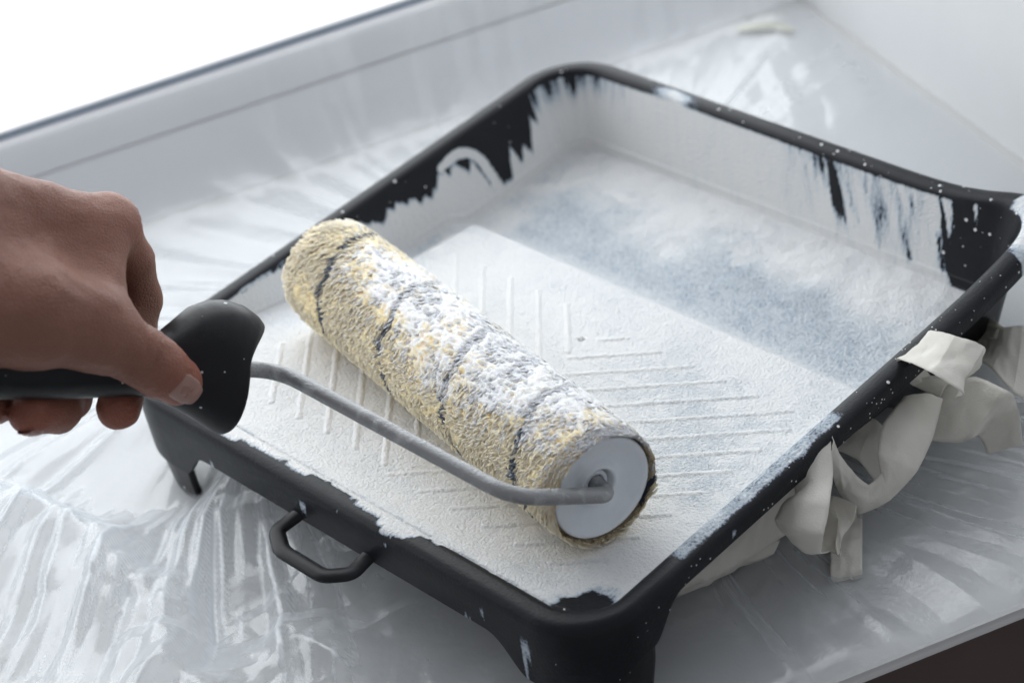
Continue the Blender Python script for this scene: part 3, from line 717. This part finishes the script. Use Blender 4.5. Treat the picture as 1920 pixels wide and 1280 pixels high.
def surface_nets(sdf, lo, hi, h):
    n = np.ceil((np.array(hi)-lo)/h).astype(int)+1
    gx, gy, gz = [lo[i]+h*np.arange(n[i]) for i in range(3)]
    Gd = np.empty(n)
    for i in range(n[0]):
        yy, zz = np.meshgrid(gy, gz, indexing='ij'); Gd[i] = sdf(np.stack([np.full(yy.size, gx[i]), yy.ravel(), zz.ravel()], 1)).reshape(yy.shape)
    s = Gd < 0; c = np.zeros(n-1, int); acc = np.zeros(tuple(n-1)+(3,)); cnt = np.zeros(n-1)
    cor = [(i, j, k) for i in (0, 1) for j in (0, 1) for k in (0, 1)]
    sl = lambda o: tuple(slice(o[a], n[a]-1+o[a]) for a in range(3))
    for a in range(3):
        for o in cor:
            if o[a]: continue
            q = list(o); q[a] = 1; A, B = Gd[sl(o)], Gd[sl(q)]; m = (A < 0) != (B < 0); t = np.where(m, A/np.where(A-B == 0, 1, A-B), 0)
            p = np.zeros(tuple(n-1)+(3,)); 
            for d_ in range(3): p[..., d_] = o[d_]
            p[..., a] += t; acc += p*m[..., None]; cnt += m
    act = cnt > 0; idx = -np.ones(n-1, int); idx[act] = np.arange(act.sum())
    ijk = np.argwhere(act); V = np.array(lo)+h*(ijk+(acc[act]/cnt[act][:, None]))
    Fc = []
    for a in range(3):
        b, c_ = (a+1) % 3, (a+2) % 3
        o0 = [slice(None)]*3; o1 = [slice(None)]*3; o0[a] = slice(0, n[a]-1); o1[a] = slice(1, n[a])
        m = s[tuple(o0)] != s[tuple(o1)]; E_ = np.argwhere(m)
        E_ = E_[(E_[:, b] > 0) & (E_[:, b] < n[b]-1) & (E_[:, c_] > 0) & (E_[:, c_] < n[c_]-1)]
        def cell(db, dc):
            q = E_.copy(); q[:, b] += db; q[:, c_] += dc; return idx[q[:, 0], q[:, 1], q[:, 2]]
        q = np.stack([cell(-1, -1), cell(0, -1), cell(0, 0), cell(-1, 0)], 1); inside = s[E_[:, 0], E_[:, 1], E_[:, 2]]
        q[~inside] = q[~inside][:, ::-1]; Fc.append(q)
    return V, np.concatenate(Fc)
def grad(sdf, P, e=4e-4):
    g = np.stack([sdf(P+np.eye(3)[i]*e)-sdf(P-np.eye(3)[i]*e) for i in range(3)], 1); return g/np.maximum(np.linalg.norm(g, axis=1), 1e-9)[:, None]
HV, HF = surface_nets(hand_sdf, np.array([.020, -.200, .060]), np.array([.180, .000, .240]), .0016)
for _ in range(3):
    d_ = hand_sdf(HV); HV = HV-grad(hand_sdf, HV)*d_[:, None]
HG = grad(hand_sdf, HV)
# skin folds: across the thumb joint, thumb base and index knuckle
tb = [np.array(p[:3]) for p in HANDP['thumb'][0]]
def folds(Vx, p0, p1, pos, depth, width, rmax, seed):
    ax = (p1-p0)/np.linalg.norm(p1-p0); d = np.zeros(len(Vx)); rel = Vx-p0; t = rel@ax; rad = np.linalg.norm(rel-np.outer(t, ax), axis=1)
    nse = noise(Vx[:, 0]*170, Vx[:, 1]*170, Vx[:, 2]*170, seed)*.0016
    for q, a_ in pos: d += a_*np.exp(-(((t+nse-q)/width)**2))
    return -depth*d*sstep(rmax, rmax*.8, rad)
disp = folds(HV, tb[0], tb[1], [(.0175, .7), (.0205, 1), (.0232, .8), (.0262, .9), (.0290, .5)], .00090, .00060, .018, 3)
disp += folds(HV, tb[2], tb[3], [(-.0020, .5), (.0010, .6)], .0006, .0005, .016, 5)
i0, i1 = [np.array(p[:3]) for p in HANDP['index'][0][:2]]
disp += folds(HV, i0, i1, [(-.004, .6), (-.001, .8), (.002, .8), (.005, .5)], .0009, .0007, .017, 7)
disp += .00035*fbm(HV[:, 0]*160, HV[:, 1]*160, HV[:, 2]*160, 9, 3)+.0006*fbm(HV[:, 0]*45, HV[:, 1]*45, HV[:, 2]*45, 12, 2)
tips = [np.array(HANDP[n][0][-1][:3]) for n in ('thumb', 'index', 'middle', 'ring', 'pinky')]
redm = np.max([np.exp(-((np.linalg.norm(HV-p, axis=1)/.016)**2)) for p in tips], axis=0)*.8
redm = np.maximum(redm, .55*np.exp(-((np.linalg.norm(HV-i0, axis=1)/.014)**2)))
hand = mesh('hand', HV+HG*disp[:, None], HF, M['skin'], attrs={'red': np.clip(redm, 0, 1)})
tag(hand, 'bare hand gripping the black roller handle with thumb along it', 'hand')
def nail(center, along, facing, L, Wd, thick=.00045):
    along = along/np.linalg.norm(along); facing = facing-along*(facing@along); facing /= np.linalg.norm(facing); side = np.cross(along, facing)
    nu, nv = 26, 22; P = []
    for i in range(nu):
        for j in range(nv):
            u = i/(nu-1)*2-1; v = j/(nv-1)*2-1
            k = (1-.28*max(0, -u)**2.5) if u < 0 else (1-.30*u**3.5)
            ang = v*k*Wd; P.append(center+along*u*L*(1-.16*(v**2))+side*math.sin(ang)*.012+facing*math.cos(ang)*.012)
    P = np.array(P)
    for _ in range(8):
        d = hand_sdf(P); g = grad(hand_sdf, P); P = P-g*d[:, None]
    g = grad(hand_sdf, P); uu = np.repeat(np.linspace(-1, 1, nu), nv); vv = np.tile(np.linspace(-1, 1, nv), nu)
    edge = np.minimum(1-np.abs(vv), np.minimum((uu+1)*1.2, 1.0))
    off = thick*1.5*sstep(0, .25, edge)-.00035; off += .0005*sstep(.8, 1.0, uu)
    P = P+g*off[:, None]+along*(.0007*sstep(.75, 1, uu))[:, None]
    V2 = np.concatenate([P, P-g*.0007]); F = [list(map(int, f)) for f in grid_faces(nu, nv)]
    b = [i*nv for i in range(nu)]+[(nu-1)*nv+j for j in range(1, nv)]+[i*nv+nv-1 for i in range(nu-2, -1, -1)]+[j for j in range(nv-2, 0, -1)]
    n0 = nu*nv; F += [[b[i], b[(i+1) % len(b)], b[(i+1) % len(b)]+n0, b[i]+n0] for i in range(len(b))]
    o = mesh('fingernail', V2, F, M['nail']); o.parent = hand; return o
tdir = tb[3]-tb[2]
nail(tb[3]-tdir*.10, tdir, -vw*.98+np.array(hp1)*.02+tdir*0, .0080, .70)
mdir = np.array(HANDP['middle'][0][-1][:3])-np.array(HANDP['middle'][0][-2][:3])
nail(np.array(HANDP['middle'][0][-1][:3])+mdir*.15, mdir, -np.array(hp1)*.9-vw*.20, .0062, .60)

# ------------------------------------------------------------------ masking tape strips (edges of each crumpled ribbon)
TAPES = {
    'A': [((0.3249, 0.2308, -0.0180), (0.3227, 0.2184, -0.0240)), ((0.3123, 0.2263, -0.0220), (0.3099, 0.2165, -0.0220)), ((0.3073, 0.2250, -0.0120), (0.3090, 0.2108, -0.0120)), ((0.3150, 0.2225, 0.0080), (0.3125, 0.2039, 0.0040)), ((0.3317, 0.2198, 0.0140), (0.3346, 0.1983, 0.0100)), ((0.3438, 0.2239, 0.0100), (0.3497, 0.1998, 0.0040)), ((0.3389, 0.2268, -0.0060), (0.3377, 0.2104, -0.0120))],
    'B': [((0.3198, 0.2237, -0.0220), (0.3250, 0.2034, -0.0370)), ((0.3330, 0.2305, -0.0160), (0.3371, 0.2082, -0.0360)), ((0.3503, 0.2265, -0.0120), (0.3444, 0.2109, -0.0320)), ((0.3555, 0.2268, -0.0140), (0.3447, 0.2150, -0.0330)), ((0.3547, 0.2305, -0.0240), (0.3405, 0.2220, -0.0420)), ((0.3595, 0.2262, -0.0400), (0.3447, 0.2215, -0.0490))],
    'C': [((0.3141, 0.2045, -0.0180), (0.3274, 0.2145, -0.0200)), ((0.3172, 0.1854, -0.0180), (0.3361, 0.1946, -0.0240)), ((0.3229, 0.1731, -0.0230), (0.3388, 0.1790, -0.0300)), ((0.3273, 0.1684, -0.0290), (0.3330, 0.1664, -0.0400)), ((0.3258, 0.1620, -0.0310), (0.3240, 0.1567, -0.0450)), ((0.3209, 0.1588, -0.0240), (0.3148, 0.1550, -0.0350)), ((0.3169, 0.1552, -0.0120), (0.3156, 0.1500, -0.0200)), ((0.3156, 0.1524, -0.0010), (0.3179, 0.1449, -0.0060))],
    'D': [((0.3090, 0.1317, -0.0080), (0.3156, 0.1528, -0.0010)), ((0.3157, 0.1271, -0.0150), (0.3265, 0.1395, -0.0090)), ((0.3134, 0.1207, -0.0170), (0.3342, 0.1270, -0.0120)), ((0.3126, 0.1160, -0.0220), (0.3376, 0.1182, -0.0190)), ((0.3111, 0.1219, -0.0330), (0.3345, 0.1183, -0.0320)), ((0.3147, 0.1353, -0.0400), (0.3306, 0.1280, -0.0410)), ((0.3182, 0.1467, -0.0300), (0.3375, 0.1259, -0.0380)), ((0.3313, 0.1465, -0.0280), (0.3338, 0.1319, -0.0430))],
    'E': [((0.3052, 0.1595, -0.0560), (0.3157, 0.1682, -0.0560)), ((0.3203, 0.1401, -0.0550), (0.3314, 0.1476, -0.0550)), ((0.3277, 0.1299, -0.0570), (0.3375, 0.1393, -0.0570)), ((0.3285, 0.1296, -0.0605), (0.3370, 0.1393, -0.0605)), ((0.3229, 0.1374, -0.0610), (0.3317, 0.1454, -0.0610))],
    'F': [((0.2910, 0.2946, -0.0420), (0.2993, 0.2700, -0.0440)), ((0.3158, 0.2760, -0.0260), (0.3239, 0.2546, -0.0320)), ((0.3253, 0.2769, -0.0220), (0.3402, 0.2481, -0.0340)), ((0.3407, 0.2789, -0.0260), (0.3509, 0.2525, -0.0400))],
    'G': [((0.3027, 0.2832, -0.0320), (0.3067, 0.2759, -0.0360)), ((0.3124, 0.2775, -0.0260), (0.3123, 0.2746, -0.0340)), ((0.3180, 0.2776, -0.0280), (0.3123, 0.2812, -0.0360))],
    'H': [((0.2928, 0.1684, -0.0280), (0.3065, 0.1374, -0.0460)), ((0.2885, 0.1406, -0.0280), (0.3026, 0.1168, -0.0460)), ((0.2866, 0.1062, -0.0320), (0.2954, 0.0948, -0.0480)), ((0.2818, 0.0737, -0.0400), (0.2845, 0.0773, -0.0500))],
    'I': [((0.2918, 0.1925, -0.0280), (0.2989, 0.1717, -0.0300)), ((0.3030, 0.1969, -0.0300), (0.3092, 0.1765, -0.0360)), ((0.3157, 0.1983, -0.0390), (0.3186, 0.1779, -0.0490))],
    'K': [((0.3012, 0.1288, -0.0500), (0.3003, 0.1217, -0.0560)), ((0.2961, 0.1137, -0.0470), (0.2943, 0.1109, -0.0560)), ((0.2900, 0.0955, -0.0500), (0.2857, 0.0956, -0.0580)), ((0.2812, 0.0838, -0.0550), (0.2776, 0.0835, -0.0600))],
}

def ribbon(key, label, twist=0.0, seed=0):
    st = TAPES[key]; E1, E2 = [.55*smooth_path(q_, 26*len(st))+.45*np.stack([np.interp(np.linspace(0, len(st)-1, 26*len(st)), np.arange(len(st)), np.array(q_)[:, i]) for i in range(3)], 1) for q_ in ([a for a, b in st], [b for a, b in st])]; n = len(E1); nv = 15
    V = np.empty((n, nv, 3))
    for j in range(nv):
        t = j/(nv-1); V[:, j] = E1*(1-t)+E2*t
    du = np.gradient(V, axis=0); dv = np.gradient(V, axis=1); Nn = np.cross(du, dv); Nn /= np.maximum(np.linalg.norm(Nn, axis=2), 1e-9)[..., None]
    L = np.concatenate([[0], np.cumsum(np.linalg.norm(np.diff(V[:, nv//2], axis=0), axis=1))])
    S_, T2 = np.meshgrid(L, np.linspace(0, 1, nv)*.035, indexing='ij')
    wob = .0009*fbm(S_*55+seed*9, T2*40, 0, 91+seed, 3)+.0009*ridged(S_*48+seed, T2*40, 93+seed, 2)-.0006
    wob = wob+twist*np.sin(np.linspace(0, math.pi, nv))[None, :]
    V = V+Nn*wob[..., None]
    # slightly ragged ends and edges
    V[:, 0] += (V[:, 1]-V[:, 0])*(.12*noise(L*420, 0*L+seed))[:, None]; V[:, -1] += (V[:, -2]-V[:, -1])*(.12*noise(L*420, 0*L+5+seed))[:, None]
    V[:, :, 2] = np.maximum(V[:, :, 2], SILL+.0012)
    th = .00022; Q = np.concatenate([(V+Nn*th).reshape(-1, 3), (V-Nn*th).reshape(-1, 3)]); n0 = n*nv
    F = [list(map(int, f)) for f in grid_faces(n, nv)]+[[int(x)+n0 for x in f[::-1]] for f in grid_faces(n, nv)]
    b = [i*nv for i in range(n)]+[(n-1)*nv+j for j in range(1, nv)]+[i*nv+nv-1 for i in range(n-2, -1, -1)]+[j for j in range(nv-2, 0, -1)]
    F += [[b[i], b[i]+n0, b[(i+1) % len(b)]+n0, b[(i+1) % len(b)]] for i in range(len(b))]
    o = mesh('tape_strip', Q, F, M['tape'])
    return tag(o, label, 'tape', 'used masking tape heaped beside the tray')
ribbon('A', 'topmost curl of white masking tape leaning against the tray rim', .002, 1)
ribbon('B', 'broad white tape strip folded back at the right edge of the heap', .001, 2)
ribbon('C', 'white tape strip hanging in a U shape below the topmost curl', .003, 3)
ribbon('D', 'looped tape strip with pointed fold, lowest bright loop of the heap', .003, 4)
ribbon('E', 'short tape end poking out beneath the lowest bright loop', .001, 5)
ribbon('F', 'tape strip at the right picture edge behind the broad folded strip', .003, 6)
ribbon('G', 'small bright tape scrap at the tray corner behind the topmost curl', .0, 7)
ribbon('H', 'long shaded tape strip lying along under the right tray rim', .004, 8)
ribbon('I', 'dark shaded tape strip behind the U shaped strip', .002, 9)
ribbon('K', 'narrow tape strip in deep shadow on the sill by the front leg', .002, 10)

# ------------------------------------------------------------------ plastic film over sill and window frame
prof_f = fillet_path([(-.0375, -.0060), (-.0340, -.0110), (.0050, SILL+.004), (.5000, SILL+.0030), (.5030, SILL+.0015)], .022, 14)
segl = np.concatenate([[0], np.cumsum(np.linalg.norm(np.diff(prof_f, axis=0), axis=1))]); LEN = segl[-1]
nb_, ns_ = 740, 740
bl = np.linspace(0, LEN, nb_); pb_ = np.stack([np.interp(bl, segl, prof_f[:, i]) for i in (0, 1)], 1)
tg = np.gradient(pb_, axis=0); tg /= np.linalg.norm(tg, axis=1)[:, None]; nm_ = np.stack([-tg[:, 1], tg[:, 0]], 1)
nm_ *= np.where(nm_[:, 1:2]+nm_[:, 0:1]*.5 < 0, -1, 1)
sv = np.linspace(0, 1, ns_)
Sg, Bg = np.meshgrid(sv, bl, indexing='ij'); bb = Bg-.070; Sg = -.34+Sg*(.34+.409+.085*np.clip(bb, 0, 1))            # bb ~ distance from the frame (negative on the frame)
wx_ = Sg+.008*fbm(Sg*9, Bg*9, 0, 201, 1); wy_ = Bg+.008*fbm(Sg*9, Bg*9, 0, 202, 1)
def star(s0, b0, freq, seed, r1, r2, warp=.35):
    dx, dy = Sg-s0, bb-b0; r = np.hypot(dx, dy); a = np.arctan2(dy, dx)+warp*fbm(Sg*9, Bg*9, 0, seed+3, 2)*sstep(0, .2, r)
    v_ = 1-2.4*np.abs(noise(np.cos(a)*freq, np.sin(a)*freq, r*3.0+.5, seed)); v2 = 1-2.4*np.abs(noise(np.cos(a)*freq*2.3, np.sin(a)*freq*2.3, r*6.0+.5, seed+1))
    return (v_+.45*v2)*sstep(0, r1, r)*sstep(r2, r2*.35, r)
def tri_noise(x, y, seed):
    """height that is linear inside skewed triangles: flat facets with sharp creases"""
    F2 = .3660254; G2 = .2113249
    u_ = x+(x+y)*F2; v_ = y+(x+y)*F2; i_, j_ = np.floor(u_), np.floor(v_); a_, b_ = u_-i_, v_-j_; z0 = 0*i_
    h00 = _h(i_, j_, z0, seed); h11 = _h(i_+1, j_+1, z0, seed); h10 = _h(i_+1, j_, z0, seed); h01 = _h(i_, j_+1, z0, seed)
    return np.where(a_ > b_, h00*(1-a_)+h10*(a_-b_)+h11*b_, h00*(1-b_)+h01*(b_-a_)+h11*a_)
def crumple(x, y, f, seed, oct=3):
    out = 0; a = 1.0
    for k in range(oct):
        an = .7+1.9*k+seed; c_, s_ = math.cos(an), math.sin(an); X_ = (x*c_-y*s_)*f; Y_ = (x*s_+y*c_)*f*.62
        X_ = X_+.35*noise(x*f*.35, y*f*.35, 0, seed+60+k); Y_ = Y_+.35*noise(x*f*.35+9, y*f*.35, 0, seed+70+k)
        out = out+a*tri_noise(X_, Y_, seed+k*7); f *= 1.9; a *= .56
    return out
def star(s0, b0, freq, seed, r1, r2, warp=.35):
    dx, dy = Sg-s0, bb-b0; r = np.hypot(dx, dy); a = np.arctan2(dy, dx)+warp*fbm(Sg*9, Bg*9, 0, seed+3, 2)*sstep(0, .2, r)
    v_ = tri_noise(a*freq+.25*noise(r*9, a, 0, seed+5), r*4.5+a*2, seed)+.42*tri_noise(a*freq*2.3+.2*noise(r*12, a, 0, seed+6), r*7-a*3, seed+1)
    return v_*sstep(0, r1, r)*sstep(r2, r2*.35, r)
crumA = .8+crumple(wx_, wy_, 15, 211, 3); crumB = crumple(wx_, wy_, 55, 215, 2)
left = sstep(.06, -.02, Sg)*sstep(.14, .22, bb); mid_ = sstep(-.06, .0, Sg)*sstep(.16, .09, Sg)*sstep(.26, .32, bb)
rgt = sstep(.12, .18, Sg)*sstep(.34, .40, bb); bgd = sstep(.16, .10, bb)*sstep(-.02, .01, bb); frm = sstep(.01, -.01, bb)
amp = .10+.85*left+.75*mid_+.30*rgt
soft = fbm(Sg*7, Bg*7, 0, 207, 2)
h = .0015+amp*(.0070*crumA+.0004*crumB)+.012*left*np.clip(soft+.35, 0, 1)
h += .0070*star(.030, .120, 13.0, 231, .10, .55, .05)*(left+.35*mid_)
h += .0026*star(.170, .250, 11.0, 241, .12, .42, .04)*rgt*2.0
h += .0026*star(.16, .20, 12.0, 251, .08, .36, .03)*(bgd+frm*.8)
streak_f = tri_noise((Sg+.35*bb)*30+.4*noise(Sg*30, bb*20, 0, 272), bb*5.0, 271)+.5*tri_noise((Sg+.2*bb)*70, bb*9.0, 273); h += .0032*streak_f*frm*sstep(.06, .16, Sg)+.0024*streak_f*bgd*sstep(.10, .2, Sg)
# big soft fold in the left foreground
rid = np.array([(-.30, .150), (-.135, .190), (-.112, .226), (-.082, .285), (-.070, .325), (-.062, .40), (-.06, .56)])
rs = np.interp(bb, rid[:, 1], rid[:, 0])+.006*fbm(bb*22, 0*bb, 0, 281, 2)
q = Sg-rs                                                            # negative: on the camera-left side of the ridge
hump = np.where(q < 0, np.exp(-(q/.085)**2), np.exp(-(q/.020)**2))*sstep(.13, .24, bb)
h += hump*(.030+.004*crumA)
for _ in range(2):
    h[1:-1, 1:-1] = (h[1:-1, 1:-1]*2+h[:-2, 1:-1]+h[2:, 1:-1]+h[1:-1, :-2]+h[1:-1, 2:])/6
dl_ = np.hypot(Sg+.041, bb-.217); h = h*(.12+.88*sstep(.022, .060, dl_))
inside = (lambda x, y: sstep(-.012, .012, x)*sstep(.327, .303, x)*sstep(-.012, .010, y)*sstep(.338, .314, y))
base = J0[None, None, :]+WD*Sg[..., None]-WN*pb_[None, :, 0, None]+UP*(pb_[None, :, 1, None]-SILL)
nrm3 = -WN*nm_[None, :, 0, None]+UP*nm_[None, :, 1, None]
Pf = base+nrm3*np.maximum(h, .0006)[..., None]
w_in = inside(Pf[..., 0], Pf[..., 1]); zt = floor_z(Pf[..., 0], Pf[..., 1])-th-.004
Pf[..., 2] = np.where(w_in > .02, np.minimum(Pf[..., 2], np.maximum(zt*w_in+.03*(1-w_in), SILL+.0015)), Pf[..., 2])
hs = h
lap_ = np.zeros_like(h); lap_[1:-1, 1:-1] = hs[:-2, 1:-1]+hs[2:, 1:-1]+hs[1:-1, :-2]+hs[1:-1, 2:]-4*hs[1:-1, 1:-1]
al_ = np.abs(lap_); p1_, p2_ = np.percentile(al_[(left+mid_) > .5], (82, 99)); crease = np.clip((al_-p1_)/(p2_-p1_), 0, 1)
film = mesh('plastic_sheet', Pf.reshape(-1, 3), grid_faces(ns_, nb_), M['film'], attrs={'crease': crease.ravel()})
tag(film, 'crinkled clear plastic sheet spread over the sill beneath the tray', 'plastic sheet')


# ------------------------------------------------------------------ yellowed sealant in the far corner of the sill
sv_ = rng.normal(0, 1, (1, 3)); seal_p = smooth_path([W(.366, .012, SILL+.003), W(.376, .016, SILL+.003), W(.386, .022, SILL+.003), W(.394, .034, SILL+.003)], 40)
V, F = sweep(seal_p, 0.0046*np.sin(np.linspace(.25, 2.9, 40))*(1+.35*noise(np.arange(40)*.35, 0*np.arange(40), 0, 301)), 14, flat=.4)
tag(mesh('sealant_bead', V, F, M['foam']), 'small yellowed sealant lump in the far corner of the sill', 'sealant')
